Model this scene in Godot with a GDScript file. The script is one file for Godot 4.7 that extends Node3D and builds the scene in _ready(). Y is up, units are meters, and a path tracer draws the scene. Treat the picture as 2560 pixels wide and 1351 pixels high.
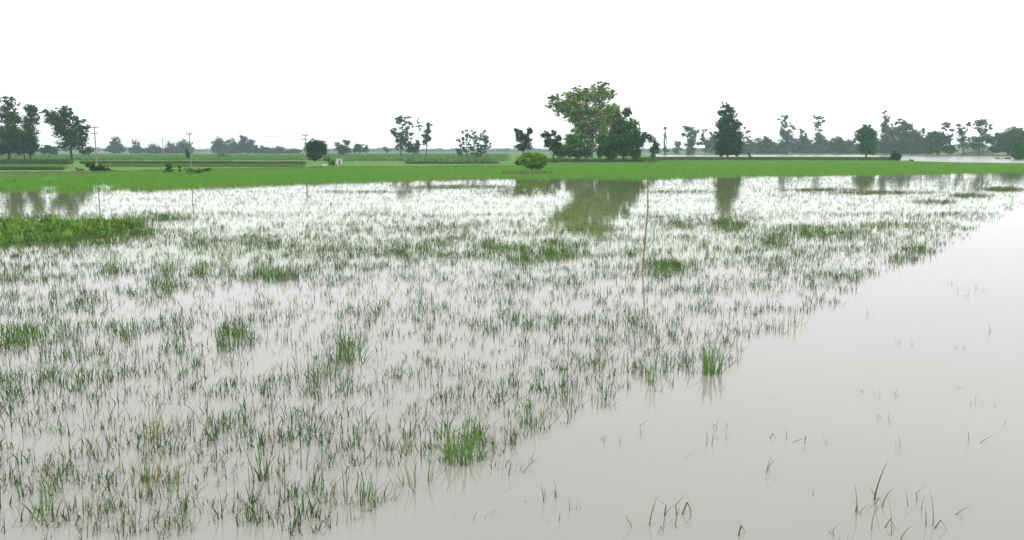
extends Node3D
# A flooded rice field under a bright overcast sky: shallow silty water with sparse rice, a green
# paddy beyond it, bunds, scattered trees, a short power line and a hazy tree belt.
# Heights are metres above the flood water. spot() and place() turn a bearing measured in the
# photograph into a position on the land at a given distance.

const EYE := 2.6
const FOCAL := 2217.0
const PITCH := -0.13428
# suspended silt, the same in all of the flood water
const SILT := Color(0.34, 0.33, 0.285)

var rng := RandomNumberGenerator.new()
var noise := FastNoiseLite.new()
var taken := {}
var M := {}


func _ready() -> void:
	rng.seed = 71
	noise.seed = 5
	noise.frequency = 0.05
	make_camera()
	make_sky()
	make_materials()
	make_ground()
	make_water()
	make_bunds()
	make_fields()
	make_rice_field()
	make_trees()
	make_far_belt()
	make_power_line()
	make_small_things()
	make_flooded_grass()
	make_near_tufts()


# ---------------------------------------------------------------- camera, sky, sun

func make_camera() -> void:
	var c := Camera3D.new()
	c.name = "camera"
	c.position = Vector3(0, EYE, 0)
	c.rotation.x = PITCH
	c.fov = rad_to_deg(2.0 * atan(675.5 / FOCAL))
	c.near = 0.1
	c.far = 12000.0
	c.current = true
	add_child(c)


func make_sky() -> void:
	var cloud := FastNoiseLite.new()
	cloud.seed = 12
	cloud.frequency = 0.9
	cloud.fractal_octaves = 4
	var w := 512
	var h := 256
	var im := Image.create(w, h, false, Image.FORMAT_RGBF)
	for j in h:
		var el: float = (0.5 - (j + 0.5) / h) * PI
		for i in w:
			var az: float = (i + 0.5) / w * TAU
			var d := Vector3(cos(el) * cos(az), sin(el), cos(el) * sin(az))
			var up: float = clampf(sin(el), 0.0, 1.0)
			var n: float = cloud.get_noise_3d(d.x * 1.6, d.y * 4.0, d.z * 1.6)
			var low := Vector3(1.58, 1.57, 1.55)
			var high := Vector3(0.90, 0.93, 1.04)
			var c: Vector3 = low.lerp(high, pow(up, 0.4)) * (1.0 + 0.16 * n * smoothstep(0.02, 0.3, up))
			c += Vector3(0.55, 0.55, 0.54) * exp(-up / 0.035)
			im.set_pixel(i, j, Color(c.x, c.y, c.z))
	var pm := PanoramaSkyMaterial.new()
	pm.panorama = ImageTexture.create_from_image(im)
	var sky := Sky.new()
	sky.sky_material = pm
	var e := Environment.new()
	e.background_mode = Environment.BG_SKY
	e.sky = sky
	e.tonemap_mode = Environment.TONE_MAPPER_LINEAR
	e.tonemap_exposure = 1.0
	e.sdfgi_enabled = true
	e.ssao_enabled = true
	e.ssil_enabled = true
	e.fog_enabled = true
	e.fog_density = 0.00045
	e.fog_light_color = Color(0.88, 0.965, 1.0)
	var we := WorldEnvironment.new()
	we.name = "world_environment"
	we.environment = e
	add_child(we)
	var sun := DirectionalLight3D.new()
	sun.name = "sun"
	sun.light_energy = 0.45
	sun.light_angular_distance = 20.0
	sun.light_color = Color(1.0, 0.97, 0.92)
	sun.shadow_enabled = true
	sun.rotation_degrees = Vector3(-52, -38, 0)
	add_child(sun)


# ---------------------------------------------------------------- helpers

func place(u: float, v: float, depth: float) -> Vector3:
	var b: float = -(v - 675.5) / FOCAL
	var y: float = b * cos(PITCH) + sin(PITCH)
	var z: float = b * sin(PITCH) - cos(PITCH)
	var t: float = depth / -z
	return Vector3((u - 1280.0) / FOCAL * t, EYE + y * t, -depth)


func spot(u: float, v: float, level := 0.0) -> Vector3:
	var b: float = -(v - 675.5) / FOCAL
	var y: float = b * cos(PITCH) + sin(PITCH)
	var z: float = b * sin(PITCH) - cos(PITCH)
	var t: float = (level - EYE) / y
	return Vector3((u - 1280.0) / FOCAL * t, level, z * t)


func bearing(p: Vector3) -> Vector2:
	# the inverse of spot()
	var q := Vector3(p.x, p.y - EYE, p.z)
	var y: float = q.y * cos(-PITCH) - q.z * sin(-PITCH)
	var z: float = q.y * sin(-PITCH) + q.z * cos(-PITCH)
	return Vector2(1280.0 + q.x / -z * FOCAL, 675.5 - y / -z * FOCAL)


func along(line: Array, u: float) -> float:
	if u <= line[0][0]:
		return line[0][1]
	for i in line.size() - 1:
		if u <= line[i + 1][0]:
			return lerpf(line[i][1], line[i + 1][1], (u - line[i][0]) / (line[i + 1][0] - line[i][0]))
	return line[-1][1]


func numbered(called: String) -> String:
	var n: int = taken.get(called, 0)
	taken[called] = n + 1
	return called if n == 0 else "%s_%03d" % [called, n]


func thing(called: String, label: String, category: String, where: Vector3, group := "") -> Node3D:
	var o := Node3D.new()
	o.name = numbered(called)
	o.position = where
	add_child(o)
	tag(o, label, category, group)
	return o


func tag(o: Node, label: String, category: String, group := "", kind := "") -> void:
	if label:
		o.set_meta("label", label)
	if category:
		o.set_meta("category", category)
	if group:
		o.set_meta("group", group)
	if kind:
		o.set_meta("kind", kind)


func part(called: String, mesh: Mesh, m: Material, parent: Node3D) -> MeshInstance3D:
	var o := MeshInstance3D.new()
	o.name = called if parent != self else numbered(called)
	o.mesh = mesh
	o.material_override = m
	parent.add_child(o, true)
	return o


func mesh_of(v: PackedVector3Array, idx: PackedInt32Array, col := PackedColorArray(), smooth := false) -> ArrayMesh:
	var a := []
	a.resize(Mesh.ARRAY_MAX)
	a[Mesh.ARRAY_VERTEX] = v
	a[Mesh.ARRAY_INDEX] = idx
	if col.size():
		a[Mesh.ARRAY_COLOR] = col
	if smooth:
		var n := PackedVector3Array()
		n.resize(v.size())
		for i in range(0, idx.size(), 3):
			var c: Vector3 = (v[idx[i + 2]] - v[idx[i]]).cross(v[idx[i + 1]] - v[idx[i]])
			for k in 3:
				n[idx[i + k]] += c
		for i in n.size():
			n[i] = n[i].normalized() if n[i].length_squared() > 1e-20 else Vector3.UP
		a[Mesh.ARRAY_NORMAL] = n
	var m := ArrayMesh.new()
	m.add_surface_from_arrays(Mesh.PRIMITIVE_TRIANGLES, a)
	return m


class Tubes:
	var v := PackedVector3Array()
	var idx := PackedInt32Array()

	func run(points: Array, radii: Array, sides := 7) -> void:
		var first := v.size()
		for i in points.size():
			var t: Vector3 = (points[mini(i + 1, points.size() - 1)] - points[maxi(i - 1, 0)]).normalized()
			var side: Vector3 = t.cross(Vector3.RIGHT if absf(t.x) < 0.8 else Vector3.BACK).normalized()
			var other := t.cross(side)
			for k in sides:
				var a: float = TAU * k / sides
				v.append(points[i] + (side * cos(a) + other * sin(a)) * float(radii[i]))
		for i in points.size() - 1:
			for k in sides:
				var p: int = first + i * sides + k
				var q: int = first + i * sides + (k + 1) % sides
				idx.append_array([p, p + sides, q, q, p + sides, q + sides])
		for e in [0, points.size() - 1]:
			var c := v.size()
			v.append(points[e])
			for k in sides:
				var p: int = first + e * sides + k
				var q: int = first + e * sides + (k + 1) % sides
				idx.append_array([c, p, q] if e == 0 else [c, q, p])

	func box(at: Vector3, size: Vector3, turn := 0.0) -> void:
		var first := v.size()
		var b := Basis(Vector3.UP, turn)
		for i in 8:
			v.append(at + b * (size * 0.5 * Vector3(1 if i & 1 else -1, 1 if i & 2 else -1, 1 if i & 4 else -1)))
		for f in [[0, 2, 3, 1], [4, 5, 7, 6], [0, 1, 5, 4], [2, 6, 7, 3], [0, 4, 6, 2], [1, 3, 7, 5]]:
			idx.append_array([first + f[0], first + f[1], first + f[2], first + f[0], first + f[2], first + f[3]])


func copies(called: String, mesh: Mesh, m: Material, buffer: PackedFloat32Array, parent: Node3D) -> void:
	if buffer.size() == 0:
		return
	var mm := MultiMesh.new()
	mm.transform_format = MultiMesh.TRANSFORM_3D
	mm.use_colors = true
	mm.mesh = mesh
	mm.instance_count = buffer.size() / 16
	mm.buffer = buffer
	var o := MultiMeshInstance3D.new()
	o.name = called
	o.multimesh = mm
	o.material_override = m
	o.set_meta("kind", "stuff")
	parent.add_child(o, true)


func put(buffer: PackedFloat32Array, p: Vector3, turn: float, s: float, tall: float, c: Color) -> void:
	var cs: float = cos(turn) * s
	var sn: float = sin(turn) * s
	buffer.append_array([cs, 0.0, sn, p.x, 0.0, tall, 0.0, p.y, -sn, 0.0, cs, p.z, c.r, c.g, c.b, 1.0])


func matte(c: Color, rough := 0.9, back := Color.BLACK) -> StandardMaterial3D:
	var m := StandardMaterial3D.new()
	m.albedo_color = c.linear_to_srgb()
	m.roughness = rough
	m.metallic_specular = 0.3
	if back != Color.BLACK:
		m.backlight_enabled = true
		m.backlight = back.linear_to_srgb()
	return m


func speckle(size: int, freq: float, dark: Color, light: Color, sd: int) -> NoiseTexture2D:
	var n := FastNoiseLite.new()
	n.seed = sd
	n.frequency = freq
	n.fractal_octaves = 5
	var g := Gradient.new()
	g.set_color(0, dark.linear_to_srgb())
	g.set_color(1, light.linear_to_srgb())
	var t := NoiseTexture2D.new()
	t.width = size
	t.height = size
	t.seamless = true
	t.noise = n
	t.color_ramp = g
	return t


func make_materials() -> void:
	M.leaf = matte(Color.WHITE, 0.85, Color(0.35, 0.42, 0.15))
	M.leaf.metallic_specular = 0.12
	M.leaf.vertex_color_use_as_albedo = true
	M.blade = matte(Color.WHITE, 0.5, Color(0.3, 0.36, 0.12))
	M.blade.vertex_color_use_as_albedo = true
	M.bark = matte(Color.WHITE)
	M.bark.albedo_texture = speckle(256, 0.03, Color(0.06, 0.05, 0.04), Color(0.16, 0.14, 0.11), 3)
	M.bark.uv1_triplanar = true
	M.bark.uv1_scale = Vector3(0.6, 0.2, 0.6)
	M.pale_bark = matte(Color.WHITE)
	M.pale_bark.albedo_texture = speckle(256, 0.03, Color(0.18, 0.16, 0.13), Color(0.42, 0.39, 0.33), 4)
	M.pale_bark.uv1_triplanar = true
	M.pale_bark.uv1_scale = Vector3(0.6, 0.2, 0.6)
	M.field = matte(Color.WHITE)
	M.field.albedo_texture = speckle(512, 0.012, Color(0.08, 0.20, 0.03), Color(0.15, 0.32, 0.055), 8)
	M.field.uv1_triplanar = true
	M.field.uv1_world_triplanar = true
	M.field.uv1_scale = Vector3(0.011, 0.011, 0.03)
	M.earth = matte(Color.WHITE)
	M.earth.albedo_texture = speckle(512, 0.02, Color(0.07, 0.075, 0.04), Color(0.21, 0.19, 0.12), 9)
	M.earth.uv1_triplanar = true
	M.earth.uv1_world_triplanar = true
	M.earth.uv1_scale = Vector3(0.13, 0.13, 0.13)
	M.turf = matte(Color.WHITE)
	M.turf.albedo_texture = speckle(512, 0.02, Color(0.05, 0.09, 0.025), Color(0.13, 0.17, 0.05), 10)
	M.turf.uv1_triplanar = true
	M.turf.uv1_world_triplanar = true
	M.turf.uv1_scale = Vector3(0.15, 0.15, 0.15)
	M.concrete = matte(Color.WHITE)
	M.concrete.albedo_texture = speckle(256, 0.04, Color(0.24, 0.23, 0.21), Color(0.40, 0.39, 0.36), 13)
	M.concrete.uv1_triplanar = true
	M.whitewash = matte(Color.WHITE)
	M.whitewash.albedo_texture = speckle(256, 0.02, Color(0.5, 0.5, 0.47), Color(0.8, 0.8, 0.78), 14)
	M.whitewash.uv1_triplanar = true
	M.metal = matte(Color(0.16, 0.16, 0.17), 0.5)
	M.dark = matte(Color(0.02, 0.02, 0.02))
	M.cane = matte(Color.WHITE)
	M.cane.albedo_texture = speckle(128, 0.05, Color(0.16, 0.14, 0.07), Color(0.34, 0.31, 0.18), 15)
	M.cane.uv1_triplanar = true
	var w := StandardMaterial3D.new()
	w.vertex_color_use_as_albedo = true
	w.roughness = 0.012
	w.metallic_specular = 0.5
	var rn := FastNoiseLite.new()
	rn.seed = 31
	rn.frequency = 0.012
	rn.fractal_octaves = 4
	var rt := NoiseTexture2D.new()
	rt.width = 1024
	rt.height = 1024
	rt.seamless = true
	rt.noise = rn
	rt.as_normal_map = true
	rt.bump_strength = 4.0
	w.normal_enabled = true
	w.normal_texture = rt
	w.normal_scale = 0.035
	w.uv1_triplanar = true
	w.uv1_world_triplanar = true
	w.uv1_scale = Vector3(0.09, 0.09, 0.14)
	M.water = w
	var ruffled: StandardMaterial3D = w.duplicate()
	ruffled.roughness = 0.22
	M.ruffled_water = ruffled


# ---------------------------------------------------------------- land and water

func make_ground() -> void:
	var v := PackedVector3Array()
	var idx := PackedInt32Array()
	for i in 48:
		var a: float = TAU * i / 48
		v.append(Vector3(cos(a) * 2000.0, -0.3, sin(a) * 2000.0))
	v.append(Vector3(0, -0.3, 0))
	for i in 48:
		idx.append_array([48, i, (i + 1) % 48])
	var o := part("ground", mesh_of(v, idx), M.field, self)
	tag(o, "green farmland under and beyond the flood water", "ground", "", "structure")


# the edge where the flooded rice gives way to open water, as bearings
const EDGE := [[700, 1360], [800, 1345], [1100, 1240], [1230, 1165], [1400, 1060], [1640, 980], [1820, 930], [1900, 860], [2080, 770], [2170, 715], [2200, 680], [2330, 640], [2440, 580], [2560, 525], [2900, 440]]
# near and far edges of the green paddy
const PADDY_NEAR := [[-300, 484], [0, 480], [230, 480], [480, 470], [800, 458], [1100, 449], [1280, 444], [1640, 447], [1800, 441], [2000, 440], [2300, 434], [2560, 430], [2900, 426]]
const PADDY_FAR := [[-300, 440], [0, 439], [210, 437], [400, 430], [850, 421], [1250, 419], [1400, 409], [1640, 403], [2230, 404], [2400, 409], [2560, 411], [2900, 413]]


func in_weeds(u: float, v: float) -> bool:
	if u < 700:
		return true
	return v < along(EDGE, u)


func make_water() -> void:
	# one sheet, finer near the eye; its colour is silt, plus olive painted for tree reflections and sunken plants
	var zs := []
	var z := 14.0
	while z > -262.0:
		zs.append(z)
		z -= maxf(0.6, absf(z) * 0.035)
	zs.append(-262.0)
	var n := 90
	var v := PackedVector3Array()
	var col := PackedColorArray()
	var idx := PackedInt32Array()
	var weed_reflection := Color(0.24, 0.31, 0.07)
	for zz in zs:
		var half: float = maxf(20.0, absf(zz) * 0.9 + 20.0)
		for i in n + 1:
			var p := Vector3(lerpf(-half, half, float(i) / n), 0.0, zz)
			v.append(p)
			var k := 0.0
			if zz < -4.0:
				var b := bearing(p)
				var past: float = along(EDGE, b.x) - b.y
				if b.x < 700.0:
					past = 1360.0 - b.y
				k = smoothstep(-10.0, 60.0, past) * smoothstep(720.0, 560.0, b.y + 60.0 * noise.get_noise_2d(p.x * 1.5, zz * 1.5)) * clampf(0.7 + 0.5 * noise.get_noise_2d(p.x * 3.0, zz * 3.0), 0.0, 1.0)
			col.append(SILT.lerp(weed_reflection, k))
	for j in zs.size() - 1:
		for i in n:
			var a: int = j * (n + 1) + i
			idx.append_array([a, a + n + 1, a + 1, a + 1, a + n + 1, a + n + 2])
	var o := part("flood_water", mesh_of(v, idx, col, true), M.water, self)
	tag(o, "shallow silty flood water over the near rice field", "water", "", "structure")


func slab(called: String, corners: Array, level: float, m: Material, label: String) -> MeshInstance3D:
	# a level piece of land with sides that go down below the water
	var v := PackedVector3Array()
	var idx := PackedInt32Array()
	var n := corners.size()
	for y in [level, -0.35]:
		for c in corners:
			var p := spot(c[0], c[1], 0.0)
			v.append(Vector3(p.x, y, p.z))
	for t in Geometry2D.triangulate_polygon(PackedVector2Array(Array(v.slice(0, n)).map(func(p): return Vector2(p.x, p.z)))):
		idx.append(t)
	for i in n:
		var k: int = (i + 1) % n
		idx.append_array([i, k, i + n, k, k + n, i + n])
	var o := part(called, mesh_of(v, idx), m, self)
	tag(o, label, "field", "", "structure")
	return o


func ridge(called: String, line: Array, width: float, height: float, m: Material, label: String) -> void:
	# a low earth bank along a line of [u, v]
	var v := PackedVector3Array()
	var idx := PackedInt32Array()
	var pts := []
	for i in line.size() - 1:
		var a := spot(line[i][0], line[i][1])
		var b := spot(line[i + 1][0], line[i + 1][1])
		var steps: int = maxi(2, int(a.distance_to(b) / 1.5))
		for k in steps:
			pts.append(a.lerp(b, float(k) / steps))
	pts.append(spot(line[-1][0], line[-1][1]))
	var prof := [[-1.0, -0.9], [-0.75, 0.55], [-0.35, 1.0], [0.3, 0.95], [0.7, 0.5], [1.0, -0.9]]
	for i in pts.size():
		var t: Vector3 = (pts[mini(i + 1, pts.size() - 1)] - pts[maxi(i - 1, 0)]).normalized()
		var side := Vector3(-t.z, 0, t.x)
		for q in prof:
			var r: float = noise.get_noise_3d(pts[i].x * 12.0, q[0] * 40.0, pts[i].z * 12.0)
			var p: Vector3 = pts[i] + side * (q[0] * width * (1.0 + 0.3 * r))
			p.y = height * q[1] * (1.0 + 0.7 * r) if q[1] > 0 else -0.32
			v.append(p)
	for i in pts.size() - 1:
		for k in 5:
			var a: int = i * 6 + k
			idx.append_array([a, a + 6, a + 1, a + 1, a + 6, a + 7])
	var o := part(called, mesh_of(v, idx, PackedColorArray(), true), m, self)
	tag(o, label, "bank", "", "structure")


func make_bunds() -> void:
	slab("field_land", [[-700, 437], [210, 434], [400, 428], [850, 419.5], [1250, 417.5], [1400, 407], [1640, 401.5], [1640, 389], [1500, 380.5], [700, 379], [-700, 379]], 0.12, M.field, "open green farmland reaching back to the trees")
	slab("field_land", [[1641, 401], [2225, 402.5], [2225, 393.2], [1641, 392.6]], 0.12, M.turf, "grassy strip behind the green paddy beside the far flood")
	ridge("bund", [[-300, 439.5], [0, 438], [120, 437], [215, 435]], 0.9, 0.34, M.earth, "bare brown earth bund along the far side of the paddy")
	ridge("bund", [[215, 435], [400, 429], [620, 425], [850, 420.5], [1100, 419], [1262, 418]], 0.8, 0.26, M.turf, "grassy bund along the far side of the paddy")
	ridge("bund", [[1262, 438], [1300, 439], [1356, 436.5]], 0.9, 0.42, M.turf, "short weedy bank standing in the water before the light green bush")
	ridge("bund", [[1390, 408.5], [1640, 402.5], [1900, 402.8], [2228, 403.6]], 1.0, 0.25, M.turf, "dark grassy bund behind the paddy from the tall tree")
	ridge("bund", [[2228, 404.6], [2400, 409.5], [2560, 412], [2900, 414]], 0.7, 0.12, M.turf, "low bund between the paddy and the far open water")
	ridge("bank", [[2275, 390.6], [2400, 390.9], [2700, 391.0]], 2.0, 0.5, M.earth, "brown far shore of the open water")
	slab("field_land", [[2225, 387.6], [2270, 390.3], [2800, 390.5], [2800, 381], [1645, 381], [1645, 387.2]], 0.18, M.field, "farmland under the hazy tree belt beyond the flood")
	# the flood beyond the bund
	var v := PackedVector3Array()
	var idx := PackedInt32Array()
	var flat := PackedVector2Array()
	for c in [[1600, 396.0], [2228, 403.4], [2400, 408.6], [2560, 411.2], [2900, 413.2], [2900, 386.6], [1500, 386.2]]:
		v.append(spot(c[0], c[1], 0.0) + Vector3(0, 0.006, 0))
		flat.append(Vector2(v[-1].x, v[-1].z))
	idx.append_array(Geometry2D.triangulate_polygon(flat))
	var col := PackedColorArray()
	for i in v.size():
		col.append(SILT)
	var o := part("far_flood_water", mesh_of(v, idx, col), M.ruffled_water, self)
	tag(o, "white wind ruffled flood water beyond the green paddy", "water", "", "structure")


# ---------------------------------------------------------------- blades and crops

func blade(v: PackedVector3Array, idx: PackedInt32Array, foot: Vector3, turn: float, length: float, width: float, lean: float, bend: float, steps := 3, kink := 0.0) -> void:
	# a tapering leaf that leaves its foot at an angle of lean and curves over by bend
	var first := v.size()
	var dir := Vector3(cos(turn), 0, sin(turn))
	var across := Vector3(-sin(turn), 0, cos(turn)).rotated(Vector3.UP, 0.6)
	var p := foot
	for i in steps + 1:
		var t: float = float(i) / steps
		var w: float = width * 0.5 * (1.0 - t * t * 0.94)
		v.append(p - across * w)
		v.append(p + across * w)
		var a: float = lean + (bend * t if kink == 0.0 else (0.0 if t < 0.45 else kink))
		p += (Vector3.UP * cos(a) + dir * sin(a)) * (length / steps)
	for i in steps:
		var a: int = first + i * 2
		idx.append_array([a, a + 2, a + 1, a + 1, a + 2, a + 3])


func tuft_mesh(count: int, spread: float, length: float, width: float, lean: float, bend: float, steps := 3) -> ArrayMesh:
	var v := PackedVector3Array()
	var idx := PackedInt32Array()
	for i in count:
		var a: float = rng.randf() * TAU
		var r: float = spread * sqrt(rng.randf())
		blade(v, idx, Vector3(cos(a) * r, -0.03, sin(a) * r), a + rng.randf_range(-0.8, 0.8), length * rng.randf_range(0.55, 1.1), width * rng.randf_range(0.7, 1.2), rng.randf() * lean, rng.randfn(0.5, 0.5) * bend, steps)
	return mesh_of(v, idx)


func tint(base: Color, vary: float) -> Color:
	var k: float = 1.0 + rng.randf_range(-vary, vary)
	var y: float = rng.randf_range(-0.15, 0.15)
	return Color(base.r * k * (1.0 + y), base.g * k, base.b * k * (1.0 - y))


func make_rice_field() -> void:
	var root := Node3D.new()
	root.name = "rice_field"
	add_child(root)
	tag(root, "dense light green young rice filling the paddy", "rice", "", "stuff")
	var meshes := []
	var buffers := []
	for i in 3:
		meshes.append(tuft_mesh(9, 0.16, 0.36, 0.022, 0.5, 0.7, 2))
		buffers.append(PackedFloat32Array())
	var d := 40.0
	while d < 235.0:
		var step: float = 0.3 + (d - 40.0) * 0.0026
		var x: float = -d * 0.66
		while x < d * 0.66:
			var p := Vector3(x + rng.randf_range(-0.4, 0.4) * step, 0.0, -d - rng.randf_range(0.0, 1.0) * step)
			x += step
			var b := bearing(p)
			var wob: float = noise.get_noise_2d(p.x * 6.0, p.z * 1.5) * 2.5
			if b.y > along(PADDY_NEAR, b.x) + wob or b.y < along(PADDY_FAR, b.x) - 0.8:
				continue
			var n: float = noise.get_noise_2d(p.x * 0.8 + 50.0, p.z * 0.5)
			if b.x < 330.0 and b.y > 442.0 and n + 0.6 * noise.get_noise_2d(p.x * 7.0, p.z * 3.0) > 0.0 + b.x / 900.0:
				continue
			var s: float = maxf(1.0, step / 0.42)
			var c := tint(Color(0.14, 0.36, 0.046), 0.18)
			if n > 0.0:
				c = c.lerp(Color(0.22, 0.34, 0.07), minf(1.0, n))
			put(buffers[rng.randi() % 3], p, rng.randf() * TAU, s, rng.randf_range(0.8, 1.15), c)
		d += step
	for i in 3:
		copies("rice_plants", meshes[i], M.blade, buffers[i], root)


func crop(label: String, u0: float, u1: float, v_near: float, v_far: float, tall: float, c: Color, gap: float) -> void:
	var root := Node3D.new()
	root.name = numbered("crop")
	add_child(root)
	tag(root, label, "crop", "", "stuff")
	var mesh := tuft_mesh(14, 0.3, 1.0, 0.07, 0.45, 0.6, 2)
	var buffer := PackedFloat32Array()
	var a := spot(u0, v_near)
	var b := spot(u1, v_far)
	var d: float = -a.z
	while d < -b.z:
		var x: float = (u0 - 1280.0) / FOCAL * d
		while x < (u1 - 1280.0) / FOCAL * d:
			var k: float = 1.0 + 0.5 * noise.get_noise_2d(x * 4.0, d * 4.0)
			put(buffer, Vector3(x + rng.randf_range(-0.3, 0.3), 0.12, -d - rng.randf_range(0.0, gap)), rng.randf() * TAU, gap * 1.5, tall * k, tint(c, 0.2))
			x += gap
		d += gap * (1.0 + (d + a.z) * 0.03)
	copies("crop_plants", mesh, M.blade, buffer, root)


func make_fields() -> void:
	var g := Color(0.06, 0.13, 0.03)
	crop("tall dark green crop before the grey green trees", -260, 183, 412.5, 404, 0.62, g, 0.55)
	crop("low dark green crop behind the bare brown bund", -260, 160, 428, 425.5, 0.42, g, 0.4)
	crop("bright green low crop between two darker strips", -260, 170, 424, 414, 0.16, Color(0.14, 0.25, 0.05), 0.5)
	crop("long dark green crop strip before the distant clumps", 212, 590, 412, 407.5, 0.42, g, 0.5)
	crop("dark green crop strip beside the round dark bush", 600, 765, 412, 408.5, 0.35, g, 0.5)
	crop("light green crop behind the grassy bund", 260, 760, 420, 413, 0.2, Color(0.13, 0.23, 0.05), 0.5)
	crop("dark weeds in a strip before the sparse thin trees", 1020, 1245, 411.5, 408.5, 0.42, Color(0.07, 0.13, 0.035), 0.5)
	crop("hazy green crop reaching to the two tall airy trees", 820, 1270, 404, 386, 0.5, Color(0.12, 0.25, 0.06), 1.6)
	crop("hazy green crop reaching to the distant clumps", -260, 800, 402, 387, 0.4, Color(0.12, 0.27, 0.06), 1.6)
	crop("tall dark green grass on the bund behind the paddy", 1600, 2226, 402.6, 398.0, 0.62, Color(0.065, 0.14, 0.03), 0.5)
	crop("weedy grass under the tall spreading tree", 1370, 1640, 407.5, 400, 0.5, Color(0.09, 0.15, 0.04), 0.6)


# ---------------------------------------------------------------- trees

func leaves(lobes: Array, depth: float, origin: Vector3, c: Color, size: float, rich: float, vary := 0.35) -> ArrayMesh:
	var v := PackedVector3Array()
	var col := PackedColorArray()
	var idx := PackedInt32Array()
	for l in lobes:
		var centre := place(l[0], l[1], depth) - origin
		var rx: float = l[2] / FOCAL * depth
		var ry: float = l[3] / FOCAL * depth
		var rz: float = minf(rx, maxf(ry, rx * 0.6)) * 0.9
		var full: float = l[4] if l.size() > 4 else 1.0
		var tone: Color = l[5] if l.size() > 5 else c
		var n: int = int(maxf(40.0, PI * l[2] * l[3] * 0.16 * rich * 2.1 * full))
		var clumps: int = clampi(n / 18, 4, 90)
		for k in clumps:
			var dir := Vector3(rng.randfn(), rng.randfn(), rng.randfn()).normalized()
			var at: Vector3 = dir * pow(rng.randf(), 0.42) * (0.92 if full > 0.85 else 1.08)
			var own := tint(Color(tone.r * 1.3, tone.g * 2.3, tone.b * 1.25), vary)
			var small: float = rng.randf_range(0.18, 0.40) if full > 0.85 else rng.randf_range(0.12, 0.26)
			for i in n / clumps + 1:
				var q: Vector3 = at + Vector3(rng.randfn(), rng.randfn() * 0.8, rng.randfn()) * small * 0.6
				var p: Vector3 = centre + q * Vector3(rx, ry, rz)
				var s: float = size * depth * rng.randf_range(0.6, 1.35)
				var e1 := Vector3(rng.randfn(), rng.randfn() * 0.7, rng.randfn()).normalized()
				var e2 := e1.cross(Vector3(rng.randfn(), rng.randfn() + 0.6, rng.randfn())).normalized()
				var f := v.size()
				v.append(p - e1 * s)
				v.append(p + e2 * s * 0.5 + e1 * s * 0.1)
				v.append(p + e1 * s)
				v.append(p - e2 * s * 0.5)
				var cc := tint(own, 0.15)
				for j in 4:
					col.append(cc)
				idx.append_array([f, f + 1, f + 2, f, f + 2, f + 3])
	return mesh_of(v, idx, col)


func tree(called: String, label: String, category: String, depth: float, base_u: float, lobes: Array, c: Color, opts := {}) -> Node3D:
	var base := place(base_u, 400.0, depth)
	base.y = opts.get("level", 0.1)
	var t := thing(called, label, category, base, opts.get("group", ""))
	var thick: float = opts.get("trunk", 5.0) / FOCAL * depth * 0.36
	var tubes := Tubes.new()
	# stem up to the heart of the crown, limbs out to each lobe
	var heart := Vector3.ZERO
	var weight := 0.0
	var top := Vector3.ZERO
	for l in lobes:
		var p := place(l[0], l[1], depth) - base
		heart += p * l[2] * l[3]
		weight += l[2] * l[3]
		if p.y > top.y:
			top = p
	heart /= weight
	var fork := Vector3(heart.x * 0.45, maxf(heart.y * 0.62, 0.1), rng.randf_range(-0.2, 0.2))
	if opts.has("fork"):
		fork = place(opts.fork[0], opts.fork[1], depth) - base
	var mid := fork * 0.5 + Vector3(rng.randf_range(-1, 1) * thick, 0, rng.randf_range(-1, 1) * thick)
	tubes.run([Vector3(0, -0.4, 0), Vector3(0, 0.15, 0), mid, fork], [thick * 1.5, thick * 1.1, thick * 0.9, thick * 0.75])
	for l in lobes:
		var p := place(l[0], l[1], depth) - base
		var k: Vector3 = fork.lerp(p, 0.5) + Vector3(rng.randf_range(-1, 1), rng.randf_range(0, 1), rng.randf_range(-1, 1)) * thick * 1.5
		tubes.run([fork * 0.97, k, p], [thick * 0.62, thick * 0.42, thick * 0.16], 5)
		for j in 3:
			var q: Vector3 = p + Vector3(rng.randfn() * l[2], rng.randfn() * l[3], rng.randfn() * l[2]) * 0.5 / FOCAL * depth
			tubes.run([k.lerp(p, 0.5), q], [thick * 0.22, thick * 0.06], 4)
	var bushy: bool = category != "tree"
	part("stem" if bushy else "trunk", mesh_of(tubes.v, tubes.idx, PackedColorArray(), true), opts.get("bark", M.bark), t)
	part("foliage" if bushy else "crown", leaves(lobes, depth, base, c, opts.get("leaf", 0.0012), opts.get("rich", 2.4), opts.get("vary", 0.35)), M.leaf, t)
	return t


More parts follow.
